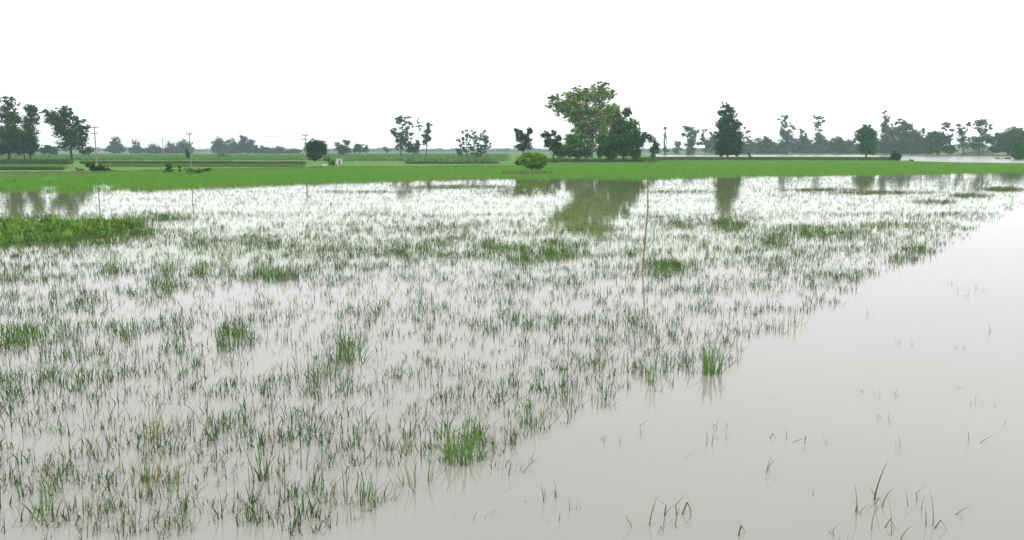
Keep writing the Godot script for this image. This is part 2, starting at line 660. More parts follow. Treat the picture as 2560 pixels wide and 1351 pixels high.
func make_trees() -> void:
	var grey := Color(0.042, 0.066, 0.030)
	var dark := Color(0.028, 0.052, 0.022)
	var green := Color(0.050, 0.098, 0.026)
	var olive := Color(0.20, 0.165, 0.095)  # brightened leaf tone, paints top light into the crown lobes
	# left stand
	tree("tree", "tall grey green tree with an open top behind the tall dark crop", "tree", 226, 22, [[20, 262, 26, 18, 0.7], [10, 290, 26, 20, 0.7], [35, 300, 26, 20], [20, 335, 36, 28], [45, 352, 40, 28], [10, 370, 30, 18]], grey, {"trunk": 9})
	tree("tree", "narrow upright tree beside the tall open topped one", "tree", 232, 76, [[76, 275, 17, 15], [78, 300, 20, 18], [72, 330, 24, 22], [70, 360, 26, 22]], grey, {"trunk": 7})
	tree("tree", "low dense dark tree under the grey green stand", "tree", 214, 62, [[60, 345, 26, 18], [72, 368, 24, 20], [38, 366, 26, 22], [8, 372, 20, 18]], Color(0.03, 0.052, 0.03), {"trunk": 6})
	tree("tree", "broad grey green tree with gaps in its crown beside the stand", "tree", 222, 178, [[158, 276, 20, 15, 0.8], [118, 288, 22, 14, 0.8], [140, 300, 26, 20], [172, 300, 22, 20, 0.8], [200, 316, 20, 20, 0.8], [160, 328, 30, 20], [190, 345, 26, 22], [165, 358, 24, 18, 0.8], [205, 365, 14, 16, 0.7], [205, 330, 14, 18, 0.7]], grey, {"trunk": 9, "fork": [176, 350]})
	tree("bush", "rounded hazy bush between the stand and the broad tree", "bush", 360, 122, [[120, 372, 20, 12], [135, 378, 12, 8], [106, 378, 12, 8]], grey, {"trunk": 4})
	tree("bush", "hazy bush at the foot of the broad grey green tree", "bush", 300, 222, [[222, 374, 14, 11], [210, 380, 12, 8]], grey, {"trunk": 3})
	# distant clumps, left half
	var far := "distant tree clumps across the farmland"
	var clump := "distant hazy tree clump on the farmland horizon"
	for a in [[288, 352, 14, 14], [340, 364, 16, 16], [384, 366, 22, 14], [425, 366, 18, 16], [458, 362, 22, 18], [547, 356, 17, 20], [578, 362, 20, 18], [608, 354, 16, 20], [630, 360, 16, 16], [662, 370, 20, 12], [695, 372, 22, 10], [735, 376, 18, 8]]:
		tree("tree", clump, "tree", 690, a[0], [[a[0], a[1] + 4, a[2] * 0.8, a[3]], [a[0] - a[2] * 0.5, a[1] + 12, a[2] * 0.7, a[3] * 0.7], [a[0] + a[2] * 0.6, a[1] + 13, a[2] * 0.7, a[3] * 0.7], [a[0], 379, a[2] * 1.1, 7]], grey, {"trunk": 3, "group": far, "rich": 2.0})
	tree("tree", "pointed hazy tree on the horizon between the poles", "tree", 640, 300, [[290, 358, 10, 10], [282, 368, 14, 12], [302, 370, 14, 10], [270, 377, 12, 6]], grey, {"trunk": 3})
	tree("bush", "small dark bush at the foot of the thinner pole", "bush", 250, 468, [[468, 384, 7, 10], [470, 392, 8, 6]], dark, {"trunk": 3})
	tree("bush", "small green bush alone on the far field", "bush", 330, 555, [[550, 388, 8, 5], [562, 391, 10, 5]], green, {"trunk": 2})
	tree("bush", "round dark green bush beside the power pole", "bush", 205, 788, [[790, 366, 24, 17], [776, 372, 16, 16], [804, 372, 16, 18], [788, 385, 22, 15], [787, 395, 15, 8], [786, 360, 16, 11, 0.8]], Color(0.024, 0.05, 0.018), {"trunk": 10, "rich": 3.2})
	tree("tree", "square topped hazy tree beyond the round dark bush", "tree", 420, 856, [[865, 358, 11, 8], [848, 364, 13, 9], [860, 372, 16, 10], [858, 380, 18, 6]], grey, {"trunk": 5})
	tree("tree", "low hazy tree beside the square topped one", "tree", 520, 900, [[898, 366, 14, 8], [890, 374, 12, 7], [916, 370, 8, 8], [905, 378, 20, 4]], grey, {"trunk": 3})
	tree("bush", "tiny hazy bush alone on the horizon", "bush", 640, 966, [[965, 370, 6, 6], [968, 377, 9, 4]], grey, {"trunk": 2})
	# airy pair
	tree("tree", "tall airy tree with a rounded grey top on the horizon", "tree", 330, 1003, [[1008, 302, 20, 12, 0.8], [1014, 316, 18, 10, 0.55], [984, 328, 10, 8], [996, 338, 16, 12, 0.8], [1016, 336, 16, 14, 0.6], [1006, 352, 18, 14, 0.8], [1000, 366, 10, 12, 0.6]], grey, {"trunk": 5, "fork": [1003, 352]})
	tree("tree", "thin wispy tree between the airy tree and the narrow one", "tree", 335, 1047, [[1047, 306, 5, 8, 0.5], [1044, 316, 8, 6, 0.5], [1050, 320, 5, 6, 0.4]], grey, {"trunk": 2, "fork": [1047, 330]})
	tree("tree", "narrow columnar tree with tiered foliage", "tree", 328, 1066, [[1072, 315, 9, 9], [1070, 330, 10, 10], [1063, 338, 9, 6], [1068, 348, 10, 10], [1064, 360, 8, 10, 0.8]], Color(0.04, 0.06, 0.04), {"trunk": 4})
	tree("bush", "low dark shrub thicket under the airy tree", "bush", 325, 1030, [[1024, 370, 16, 12], [1044, 366, 8, 14], [1036, 376, 14, 8]], Color(0.03, 0.055, 0.032), {"trunk": 3})
	# sparse thin trees in the centre
	for a in [[1150, 350, 7, 10], [1165, 332, 8, 9], [1183, 336, 8, 11], [1200, 346, 9, 12], [1214, 340, 9, 14]]:
		tree("tree", "sparse thin hazy tree in the group on the farmland", "tree", 300, a[0] + 2, [[a[0], a[1], a[2] * 1.3, a[3] * 1.2, 0.4], [a[0] + 4, a[1] + 14, a[2] * 1.1, 14, 0.35], [a[0] - 3, a[1] + 26, a[2], 12, 0.3], [a[0], 374, a[2] * 1.4, 14, 0.4]], Color(0.05, 0.07, 0.035), {"trunk": 2, "group": "sparse thin trees in the centre", "fork": [a[0] + 1, a[1] + 18]})
	tree("bush", "low green weedy bush under the sparse thin trees", "bush", 260, 1180, [[1150, 384, 8, 8], [1195, 390, 10, 8], [1170, 396, 30, 5], [1215, 398, 14, 4]], Color(0.06, 0.09, 0.04), {"trunk": 2, "rich": 1.8})
	tree("tree", "small dark twin topped tree beside the big tree's left", "tree", 205, 1308, [[1296, 328, 11, 11], [1323, 328, 9, 12], [1300, 345, 15, 12], [1318, 350, 14, 14], [1308, 366, 22, 12]], dark, {"trunk": 6, "rich": 3.0}).set_meta("label", "small dark twin topped tree above the light green bush")
	tree("tree", "dark leaning tree reaching out under the tall spreading crown", "tree", 188, 1385, [[1366, 338, 14, 10], [1384, 334, 9, 9], [1378, 358, 20, 14], [1396, 372, 22, 16], [1398, 346, 10, 9]], Color(0.026, 0.056, 0.022), {"trunk": 7, "rich": 3.0})
	# the big tree
	tree("tree", "tallest spreading tree with pale leaning trunk and olive crown", "tree", 192, 1478, [
		[1500, 214, 24, 9, 0.7, Color(0.08, 0.09, 0.06)], [1452, 224, 22, 8, 0.6, Color(0.09, 0.1, 0.06)], [1466, 240, 32, 18, 1.0, olive], [1500, 236, 28, 20, 1.0, olive], [1528, 238, 14, 14, 0.7], [1430, 244, 26, 16, 0.9, olive], [1388, 248, 18, 14, 0.8], [1376, 262, 14, 9, 0.6], [1398, 268, 18, 12, 0.8], [1412, 282, 22, 14, 0.8], [1446, 270, 30, 22, 0.9, olive], [1440, 292, 26, 20], [1476, 284, 24, 22], [1460, 312, 24, 18], [1452, 332, 26, 18], [1500, 262, 20, 14, 0.7], [1472, 340, 20, 18], [1446, 352, 24, 14], [1500, 290, 20, 20, 0.9, olive], [1494, 318, 18, 20], [1506, 345, 16, 18], [1474, 364, 18, 12], [1410, 262, 24, 16, 0.9], [1428, 268, 22, 18, 0.9, olive]],
		Color(0.15, 0.14, 0.075), {"trunk": 9, "fork": [1484, 330], "bark": M.pale_bark, "vary": 0.5, "rich": 2.3})
	tree("tree", "olive topped tree pressed against the tallest tree", "tree", 190, 1530, [[1536, 280, 20, 20, 0.9, olive], [1568, 282, 14, 14, 0.9, grey], [1520, 300, 18, 20, 0.9, olive], [1550, 308, 24, 22], [1510, 325, 16, 20, 0.9, olive], [1540, 335, 28, 18], [1560, 330, 20, 18], [1518, 276, 16, 16, 0.9, olive], [1580, 312, 16, 18], [1508, 350, 16, 16]], Color(0.06, 0.085, 0.03), {"trunk": 8, "rich": 3.0})
	tree("tree", "broad dark green tree at the foot of the tallest tree", "tree", 186, 1560, [[1590, 334, 14, 16], [1570, 350, 26, 18], [1540, 355, 24, 18], [1592, 360, 18, 20], [1560, 376, 30, 18], [1520, 366, 18, 22], [1590, 384, 16, 14], [1524, 386, 18, 14], [1606, 346, 10, 12]], Color(0.03, 0.066, 0.024), {"trunk": 9, "rich": 3.0})
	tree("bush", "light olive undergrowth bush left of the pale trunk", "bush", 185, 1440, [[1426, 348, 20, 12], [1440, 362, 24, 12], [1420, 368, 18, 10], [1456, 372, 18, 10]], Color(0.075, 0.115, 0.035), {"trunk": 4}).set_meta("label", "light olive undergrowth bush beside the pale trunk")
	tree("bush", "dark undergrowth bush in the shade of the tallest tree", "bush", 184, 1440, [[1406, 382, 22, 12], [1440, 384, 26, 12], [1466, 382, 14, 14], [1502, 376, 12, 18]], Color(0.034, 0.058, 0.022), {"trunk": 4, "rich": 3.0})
	tree("tree", "small dark arching tree beside the broad dark green tree", "tree", 215, 1634, [[1614, 338, 12, 9], [1630, 348, 12, 8], [1642, 362, 10, 12], [1636, 376, 13, 12], [1632, 386, 9, 8]], Color(0.035, 0.062, 0.035), {"trunk": 4})
	# right half
	tree("tree", "bare lopped trunk with a wisp of leaves on top", "tree", 520, 1663, [[1663, 324, 5, 6, 0.7], [1663, 338, 4, 7, 0.6], [1664, 375, 8, 8]], Color(0.05, 0.06, 0.035), {"trunk": 6, "fork": [1663, 330]})
	tree("bush", "small rounded hazy bush beyond the bare lopped trunk", "bush", 560, 1694, [[1694, 362, 11, 10], [1694, 376, 12, 8]], grey, {"trunk": 3})
	tree("tree", "tall hazy tree with flat top beyond the flood", "tree", 520, 1724, [[1720, 322, 16, 8], [1714, 336, 10, 8, 0.8], [1730, 338, 12, 10], [1726, 356, 13, 14], [1742, 330, 8, 6], [1726, 374, 15, 12]], grey, {"trunk": 5})
	tree("tree", "loose hazy tree between the flat topped and the conical tree", "tree", 530, 1762, [[1760, 326, 7, 7, 0.7], [1757, 342, 9, 8, 0.8], [1748, 356, 10, 8, 0.7], [1768, 362, 14, 18, 0.8], [1782, 336, 8, 16, 0.6]], grey, {"trunk": 3})
	tree("tree", "tall dark conical tree standing alone behind the paddy", "tree", 230, 1820, [[1812, 266, 12, 9, 0.8], [1824, 276, 12, 10, 0.9], [1808, 282, 13, 9], [1836, 284, 8, 7, 0.8], [1818, 298, 20, 14], [1840, 310, 15, 10, 0.9], [1806, 314, 16, 14], [1826, 324, 24, 16], [1808, 340, 22, 16], [1842, 342, 18, 16], [1820, 358, 30, 18], [1802, 366, 16, 14], [1848, 362, 12, 14], [1822, 378, 30, 12], [1800, 384, 10, 6], [1842, 384, 10, 6]], Color(0.03, 0.062, 0.032), {"trunk": 7, "rich": 3.2})
	tree("tree", "wispy hazy tree peeping out behind the conical tree", "tree", 530, 1862, [[1866, 326, 10, 7, 0.6], [1856, 338, 8, 8, 0.6], [1868, 348, 8, 10, 0.6], [1860, 366, 14, 14, 0.7]], grey, {"trunk": 3})
	tree("bush", "tiny dark bush on the grassy strip", "bush", 245, 1876, [[1876, 388, 5, 5], [1877, 393, 4, 4]], dark, {"trunk": 2})
	tree("tree", "tall two tiered hazy tree rising out of the tree belt", "tree", 620, 1964, [[1962, 296, 13, 9, 0.85], [1958, 310, 8, 8, 0.8], [1972, 312, 8, 10, 0.6], [1980, 322, 8, 10, 0.8], [1958, 332, 10, 14], [1970, 340, 12, 14], [1964, 360, 16, 16]], grey, {"trunk": 4})
	tree("tree", "narrow dark hazy tree rising a little above the tree belt", "tree", 600, 2010, [[2006, 328, 7, 8], [2010, 344, 10, 14], [2012, 362, 14, 14]], grey, {"trunk": 4})
	tree("tree", "tall tiered hazy tree with open gaps above the tree belt", "tree", 620, 2048, [[2046, 294, 11, 8, 0.8], [2058, 298, 6, 6, 0.8], [2045, 312, 11, 9], [2049, 328, 9, 7, 0.5], [2048, 344, 13, 12], [2050, 362, 16, 14]], grey, {"trunk": 4})
	tree("tree", "bright green rounded tree before the hazy belt", "tree", 290, 2166, [[2168, 322, 16, 12, 0.9], [2158, 334, 18, 14], [2180, 336, 14, 14], [2150, 350, 14, 12], [2172, 354, 22, 18], [2164, 372, 24, 14], [2178, 376, 14, 12]], Color(0.042, 0.094, 0.028), {"trunk": 6, "rich": 3.0})
	tree("tree", "spired hazy tree higher than the belt around it", "tree", 530, 2216, [[2213, 283, 5, 7, 0.7], [2216, 300, 8, 12], [2214, 322, 14, 16], [2222, 344, 22, 18], [2210, 366, 22, 18]], grey, {"trunk": 5})
	tree("tree", "broad grey tree beside the spired hazy one", "tree", 526, 2262, [[2250, 304, 12, 7, 0.8], [2238, 312, 10, 6, 0.7], [2268, 316, 16, 12, 0.9], [2246, 330, 22, 16], [2280, 336, 20, 16], [2256, 356, 30, 20], [2300, 352, 18, 18], [2290, 374, 28, 12], [2240, 374, 24, 12], [2306, 328, 6, 8]], Color(0.045, 0.068, 0.032), {"trunk": 6, "rich": 2.8})
	tree("tree", "wide rounded grey green tree beyond the open water", "tree", 422, 2345, [[2340, 338, 24, 10], [2326, 352, 22, 14], [2356, 352, 24, 16], [2332, 372, 28, 14], [2372, 374, 22, 12]], Color(0.05, 0.078, 0.04), {"trunk": 6, "rich": 2.8})
	tree("tree", "tall tree with open branches and a dark tuft on top", "tree", 416, 2376, [[2368, 312, 10, 8], [2362, 322, 8, 6, 0.7], [2380, 326, 6, 6], [2376, 340, 8, 7, 0.6], [2370, 354, 10, 8, 0.6]], Color(0.04, 0.06, 0.04), {"trunk": 3, "fork": [2376, 345]})
	tree("tree", "forked tree with two dark tufts above a grey stem", "tree", 420, 2408, [[2397, 312, 6, 7], [2422, 312, 8, 6], [2404, 326, 9, 9, 0.8], [2414, 328, 7, 8, 0.7], [2406, 345, 11, 14]], grey, {"trunk": 4})
	tree("tree", "brownish umbrella topped tree above the earth mound", "tree", 425, 2456, [[2458, 308, 16, 10], [2444, 314, 10, 8, 0.7], [2472, 318, 10, 10, 0.7], [2454, 324, 12, 9, 0.8], [2456, 336, 8, 7, 0.6]], Color(0.085, 0.085, 0.055), {"trunk": 3})
	tree("bush", "olive scrub bush growing over the earth mound", "bush", 416, 2448, [[2436, 350, 18, 10], [2462, 344, 20, 12], [2410, 364, 22, 9], [2444, 364, 26, 10], [2480, 352, 14, 12]], Color(0.10, 0.11, 0.045), {"trunk": 4})
	tree("tree", "large dark tree at the far shore beside the mound", "tree", 412, 2520, [[2536, 332, 24, 14, 1.0, Color(0.075, 0.09, 0.045)], [2506, 344, 24, 14, 1.0, Color(0.05, 0.07, 0.04)], [2530, 356, 28, 18], [2500, 366, 24, 14], [2560, 350, 24, 20], [2490, 374, 18, 9], [2530, 374, 26, 10]], Color(0.03, 0.055, 0.024), {"trunk": 8, "rich": 3.2})
	tree("bush", "bright green bush at the edge of the open water", "bush", 255, 2548, [[2548, 362, 14, 12], [2540, 380, 13, 14], [2558, 378, 14, 18], [2548, 392, 14, 9]], Color(0.048, 0.10, 0.03), {"trunk": 4, "rich": 3.0})
	tree("bush", "dark clipped looking bush at the corner of the open water", "bush", 222, 2237, [[2234, 392, 12, 8], [2246, 390, 9, 8], [2238, 399, 14, 6], [2238, 382, 10, 5, 0.5]], Color(0.018, 0.038, 0.014), {"trunk": 4, "rich": 3.2})
	tree("bush", "small low bush on the bund by the open water", "bush", 208, 2262, [[2262, 404, 7, 5], [2280, 403, 8, 6], [2271, 407, 12, 3]], Color(0.025, 0.048, 0.018), {"trunk": 2})
	tree("bush", "low dark weeds floating in the far open water", "bush", 268, 2505, [[2494, 398, 10, 3.5], [2518, 398, 12, 3.5], [2506, 400, 20, 2]], Color(0.05, 0.07, 0.03), {"trunk": 2, "level": 0.0})
	# near shrubs on the bund
	tree("bush", "light green spreading bush on the weedy bank in the water", "bush", 112, 1330, [[1324, 388, 18, 9], [1346, 392, 20, 10], [1306, 398, 16, 9], [1360, 402, 10, 9], [1332, 406, 28, 12], [1296, 407, 9, 5, 1.0, dark], [1340, 416, 22, 7, 1.0, green]], Color(0.16, 0.165, 0.034), {"trunk": 5, "rich": 4.0})
	tree("bush", "dark shrub on the bund by the pole with two arms", "bush", 104, 240, [[226, 413, 12, 6], [245, 418, 14, 7], [262, 424, 14, 6], [236, 424, 16, 6], [280, 428, 10, 4]], Color(0.028, 0.055, 0.018), {"trunk": 3, "rich": 3.0})
	tree("bush", "brownish dry shrub at the end of the bare bund", "bush", 103, 199, [[196, 427, 9, 8], [206, 433, 9, 6], [190, 435, 8, 5]], Color(0.07, 0.075, 0.035), {"trunk": 3})
	tree("bush", "upright green shrub on the grassy bund", "bush", 100, 421, [[420, 415, 8, 8], [424, 424, 9, 9], [418, 430, 9, 6]], Color(0.04, 0.078, 0.024), {"trunk": 3, "rich": 2.8})
	tree("bush", "small rounded shrub beside the upright green one", "bush", 102, 448, [[450, 418, 8, 5], [446, 428, 6, 5]], Color(0.045, 0.085, 0.026), {"trunk": 2})
	tree("bush", "brown weedy shrub around the foot of the thinner pole", "bush", 94, 482, [[470, 426, 14, 7, 0.8], [494, 427, 12, 6, 0.8], [482, 431, 22, 5, 0.8]], Color(0.10, 0.11, 0.05), {"trunk": 2, "rich": 2.0})
	tree("bush", "low dark shrub on the grassy bund past the thinner pole", "bush", 103, 516, [[508, 427, 9, 4], [520, 424, 7, 5], [500, 429, 12, 3]], Color(0.026, 0.052, 0.018), {"trunk": 2})
	tree("bush", "olive shrub beside the small whitewashed block", "bush", 140, 828, [[826, 403, 7, 6], [832, 410, 9, 6], [818, 400, 8, 5, 0.7]], Color(0.055, 0.08, 0.03), {"trunk": 2})
	tree("bush", "small dark post like shrub in the paddy near the weedy bank", "bush", 98, 1378, [[1378, 434, 4, 4], [1379, 438, 4, 3]], Color(0.04, 0.065, 0.025), {"trunk": 2, "level": 0.0})


func make_far_belt() -> void:
	var grey := Color(0.042, 0.066, 0.030)
	var rs := RandomNumberGenerator.new()
	rs.seed = 19
	var u := 1790.0
	while u < 2330.0:
		var h: float = rs.randf_range(0.75, 1.25)
		var top: float = 352.0 - 8.0 * (h - 1.0) * 4.0
		tree("tree", "hazy tree in the low continuous belt beyond the flood", "tree", rs.randf_range(560.0, 700.0), u, [[u, top + 8, 15, 11 * h], [u - 10, top + 18, 14, 10], [u + 12, top + 20, 14, 10], [u, 379, 20, 8]], grey, {"trunk": 3, "group": "trees in the far belt beyond the flood", "rich": 2.2})
		u += rs.randf_range(16.0, 26.0)
	# the last rim of woods, one hazy mass
	var lobes := []
	u = -150.0
	while u < 2720.0:
		var r: float = rs.randf_range(8.0, 22.0)
		lobes.append([u, 376.0 + rs.randf_range(-1.0, 2.0), r * 1.4, rs.randf_range(3.0, 7.5)])
		u += r
	var origin := place(1280, 378, 1700)
	origin.y = 0.0
	var o := part("distant_woods", leaves(lobes, 1700, origin, grey, 0.0011, 3.0), M.leaf, self)
	o.position = origin
	tag(o, "faint blue rim of woods along the whole horizon", "woods", "", "stuff")


# ---------------------------------------------------------------- power line and small things

func pole(label: String, u: float, v_base: float, v_top: float, arms: Array, wide: float) -> Array:
	var base := spot(u, v_base)
	var height: float = place(u, v_top, -base.z).y
	var t := thing("power_pole", label, "pole", base, "poles of the power line along the bund")
	var tubes := Tubes.new()
	tubes.run([Vector3(0, -0.3, 0), Vector3(0, height * 0.5, 0), Vector3(0, height, 0)], [wide, wide * 0.85, wide * 0.66], 8)
	part("post", mesh_of(tubes.v, tubes.idx, PackedColorArray(), true), M.concrete, t)
	var ends := []
	for a in arms:
		var y: float = height - a[0]
		var arm := Tubes.new()
		arm.box(Vector3(0, y, wide * 0.9), Vector3(a[1] * 2.0, 0.09, 0.07), 0.25)
		part("crossarm", mesh_of(arm.v, arm.idx), M.metal, t)
		for s in [-0.9, 0.9]:
			var at := Vector3(cos(0.25) * s * a[1], y + 0.12, wide * 0.9 - sin(0.25) * s * a[1])
			var ins := Tubes.new()
			ins.run([at + Vector3(0, -0.08, 0), at, at + Vector3(0, 0.04, 0), at + Vector3(0, 0.09, 0)], [0.02, 0.05, 0.03, 0.05], 6)
			part("insulator", mesh_of(ins.v, ins.idx, PackedColorArray(), true), M.concrete, t)
			ends.append(base + at + Vector3(0, 0.09, 0))
	return ends


func make_power_line() -> void:
	var a := pole("concrete power pole with two crossarms beside the dark shrub", 242, 429, 314, [[0.25, 0.5], [0.95, 0.38]], 0.085)
	var b := pole("thin pale power pole rising out of brown weeds", 478, 438, 331, [[0.2, 0.3], [1.2, 0.34]], 0.06)
	var c := pole("power pole half hidden behind the round dark bush", 765, 423, 336, [[0.15, 0.42], [0.75, 0.36]], 0.08)
	var d := pole("small distant power pole beyond the hazy tree clumps", 408, 398, 346, [[0.25, 0.8]], 0.13)
	for i in 4:
		wire(a[i], b[i], "thin sagging wire between the crossarm pole and the thin pale pole")
		wire(b[i], c[i], "thin sagging wire between the thin pale pole and the round dark bush")
	for i in 2:
		wire(c[i], d[i], "thin sagging wire running back to the small distant pole")


func wire(p: Vector3, q: Vector3, label: String) -> void:
	var pts := []
	var rad := []
	var base := Vector3(p.x, 0, p.z)
	for i in 15:
		var t: float = i / 14.0
		pts.append(p.lerp(q, t) + Vector3(0, -0.9 * 4.0 * t * (1.0 - t) * 0.5, 0) - base)
		rad.append(0.006)
	var tubes := Tubes.new()
	tubes.run(pts, rad, 4)
	var o := part("overhead_wire", mesh_of(tubes.v, tubes.idx, PackedColorArray(), true), M.metal, self)
	o.position = base
	tag(o, label, "wire", "wires of the power line")


func make_small_things() -> void:
	# a thin cane standing in the flood
	var foot := spot(1606, 676)
	var tip := place(1617, 398, -foot.z) - foot
	var bow := place(1620, 520, -foot.z) - foot
	var t := thing("cane", "thin leaning cane stuck upright in the flooded field", "cane", foot)
	var tubes := Tubes.new()
	tubes.run([Vector3(-0.02, -0.3, 0), Vector3.ZERO, bow * 0.5, bow, bow.lerp(tip, 0.5) + Vector3(0.01, 0, 0), tip], [0.02, 0.02, 0.019, 0.017, 0.014, 0.009], 7)
	part("stalk", mesh_of(tubes.v, tubes.idx, PackedColorArray(), true), M.cane, t)
	for k in [0.2, 0.42, 0.62, 0.8]:
		var ring := Tubes.new()
		var p: Vector3 = bow * (k / 0.56) if k < 0.56 else bow.lerp(tip, (k - 0.56) / 0.44)
		ring.run([p + Vector3(0, -0.012, 0), p, p + Vector3(0, 0.012, 0)], [0.018, 0.023, 0.018], 7)
		part("joint", mesh_of(ring.v, ring.idx, PackedColorArray(), true), M.cane, t)
	# the little white block of a field pump and its outlet
	var at := spot(848, 411, 0.12)
	var h := thing("pump_house", "small whitewashed block in the fields beside the olive shrub", "pump house", at)
	var wall := Tubes.new()
	wall.box(Vector3(0, 0.42, 0), Vector3(0.95, 0.94, 0.9), 0.3)
	part("wall", mesh_of(wall.v, wall.idx), M.whitewash, h)
	var roof := Tubes.new()
	roof.box(Vector3(0, 0.94, 0), Vector3(1.1, 0.09, 1.05), 0.3)
	part("roof", mesh_of(roof.v, roof.idx), M.whitewash, h)
	var door := Tubes.new()
	door.box(Vector3(0.13, 0.33, 0.44), Vector3(0.34, 0.6, 0.03), 0.3)
	part("door", mesh_of(door.v, door.idx), M.metal, h)
	var at2 := spot(812, 417, 0.12)
	var k := thing("water_tank", "tiny pale concrete trough before the whitewashed block", "trough", at2)
	for s in [[Vector3(0, 0.18, 0.28), Vector3(0.75, 0.44, 0.08)], [Vector3(0, 0.18, -0.28), Vector3(0.75, 0.44, 0.08)], [Vector3(0.335, 0.178, 0), Vector3(0.08, 0.44, 0.47)], [Vector3(-0.335, 0.178, 0), Vector3(0.08, 0.44, 0.47)]]:
		var side := Tubes.new()
		side.box(s[0], s[1])
		part("side", mesh_of(side.v, side.idx), M.whitewash, k)
	# earth mound on the far shore
	var mp := spot(2445, 389.6)
	var v := PackedVector3Array()
	var idx := PackedInt32Array()
	var n := 28
	var rings := 9
	for j in rings + 1:
		var r: float = float(j) / rings
		for i in n:
			var a: float = TAU * i / n
			var q := Vector3(cos(a) * r * 13.0, 0, sin(a) * r * 7.0)
			q.y = 2.5 * pow(cos(r * PI * 0.5), 1.3) * (1.0 + 0.5 * noise.get_noise_2d(q.x * 12.0, q.z * 12.0)) - 0.25
			v.append(q)
	for j in rings:
		for i in n:
			var a: int = j * n + i
			var b: int = j * n + (i + 1) % n
			idx.append_array([a, b, a + n, b, b + n, a + n])
	var o := part("earth_mound", mesh_of(v, idx, PackedColorArray(), true), M.earth, self)
	o.position = mp
	tag(o, "pale brown earth mound on the far shore under scrub", "mound")


# ---------------------------------------------------------------- flooded rice

# thicker growth, as [u, v, half width, half height, how much thicker]
const PATCHES := [[500, 600, 80, 18, 2.2], [650, 600, 90, 20, 1.8], [850, 620, 120, 25, 1.3], [1010, 625, 60, 30, 2.2], [1100, 615, 80, 20, 2.0], [1200, 610, 60, 15, 1.8],
	[1330, 640, 60, 28, 4], [1240, 625, 60, 15, 2], [1400, 620, 60, 20, 2], [60, 690, 80, 20, 2], [280, 680, 50, 14, 3.5], [420, 690, 40, 20, 4], [500, 680, 40, 15, 3],
	[665, 690, 66, 17, 4.5], [560, 695, 50, 15, 3], [760, 685, 60, 15, 2.5], [850, 660, 40, 15, 2], [340, 735, 50, 14, 4.5], [410, 720, 40, 18, 4.5], [215, 755, 30, 10, 6], [180, 770, 40, 10, 2],
	[60, 850, 90, 60, 2], [310, 840, 40, 20, 4], [450, 880, 50, 50, 2.6], [585, 840, 45, 35, 5], [875, 870, 40, 35, 5], [810, 920, 50, 35, 3.5], [240, 900, 120, 60, 1.7], [20, 950, 40, 30, 4],
	[1160, 1110, 55, 45, 4], [1620, 930, 25, 35, 2.5], [1340, 1050, 50, 25, 2.5], [380, 1070, 30, 25, 3], [650, 1150, 20, 40, 2.5],
	[1680, 662, 70, 19, 3.5], [1640, 680, 30, 12, 4], [1830, 560, 60, 25, 3], [1700, 555, 80, 12, 2], [1950, 600, 70, 18, 2], [2060, 585, 110, 14, 3.6], [1900, 640, 120, 25, 1.5], [2000, 660, 80, 25, 1.5],
	[2260, 650, 60, 15, 3], [2300, 625, 35, 12, 4], [2140, 700, 20, 18, 3], [2200, 482, 140, 4, 3], [2060, 475, 100, 3, 3], [2340, 505, 50, 5, 3], [2430, 490, 50, 5, 4], [2510, 474, 50, 5, 4],
	[1700, 480, 120, 4, 1.5], [1150, 468, 150, 5, 2], [1300, 480, 60, 10, 2], [900, 480, 120, 4, 1.2], [400, 545, 90, 8, 3], [170, 600, 200, 24, 3], [330, 580, 60, 26, 4], [120, 545, 120, 10, 2.5], [2200, 560, 100, 6, 2], [2400, 535, 90, 5, 2]]


func thickness(u: float, v: float, p: Vector3) -> float:
	var past: float = along(EDGE, u) - v
	if u < 700.0:
		past = 1400.0 - v
	if past < -8.0:
		return 0.0
	var base := 0.0
	if v > 610.0:
		base = 0.75
	elif v > 560.0:
		base = 0.55
	elif v > 530.0:
		base = 0.3
	else:
		base = 0.12
	if v > 800.0:
		base *= 1.25
	if v > 1180.0:
		base *= lerpf(1.0, 0.85, clampf((v - 1180.0) / 150.0, 0.0, 1.0))
	var n: float = noise.get_noise_2d(p.x * 14.0, p.z * 14.0)
	var row: float = noise.get_noise_2d(p.x * 3.0 + 90.0, (p.z + p.x * 0.25) * 9.0)
	base *= clampf(0.72 + 1.3 * n + 1.7 * row, 0.22, 2.8)
	base *= smoothstep(-8.0, 50.0, past + 40.0 * n)
	for q in PATCHES:
		var e: float = pow((u - q[0]) / q[2], 2) + pow((v - q[1]) / q[3], 2)
		if e < 3.0:
			base += q[4] * 0.5 * exp(-e * 1.4) * clampf(0.8 + 1.2 * n, 0.1, 2.0)
	return base


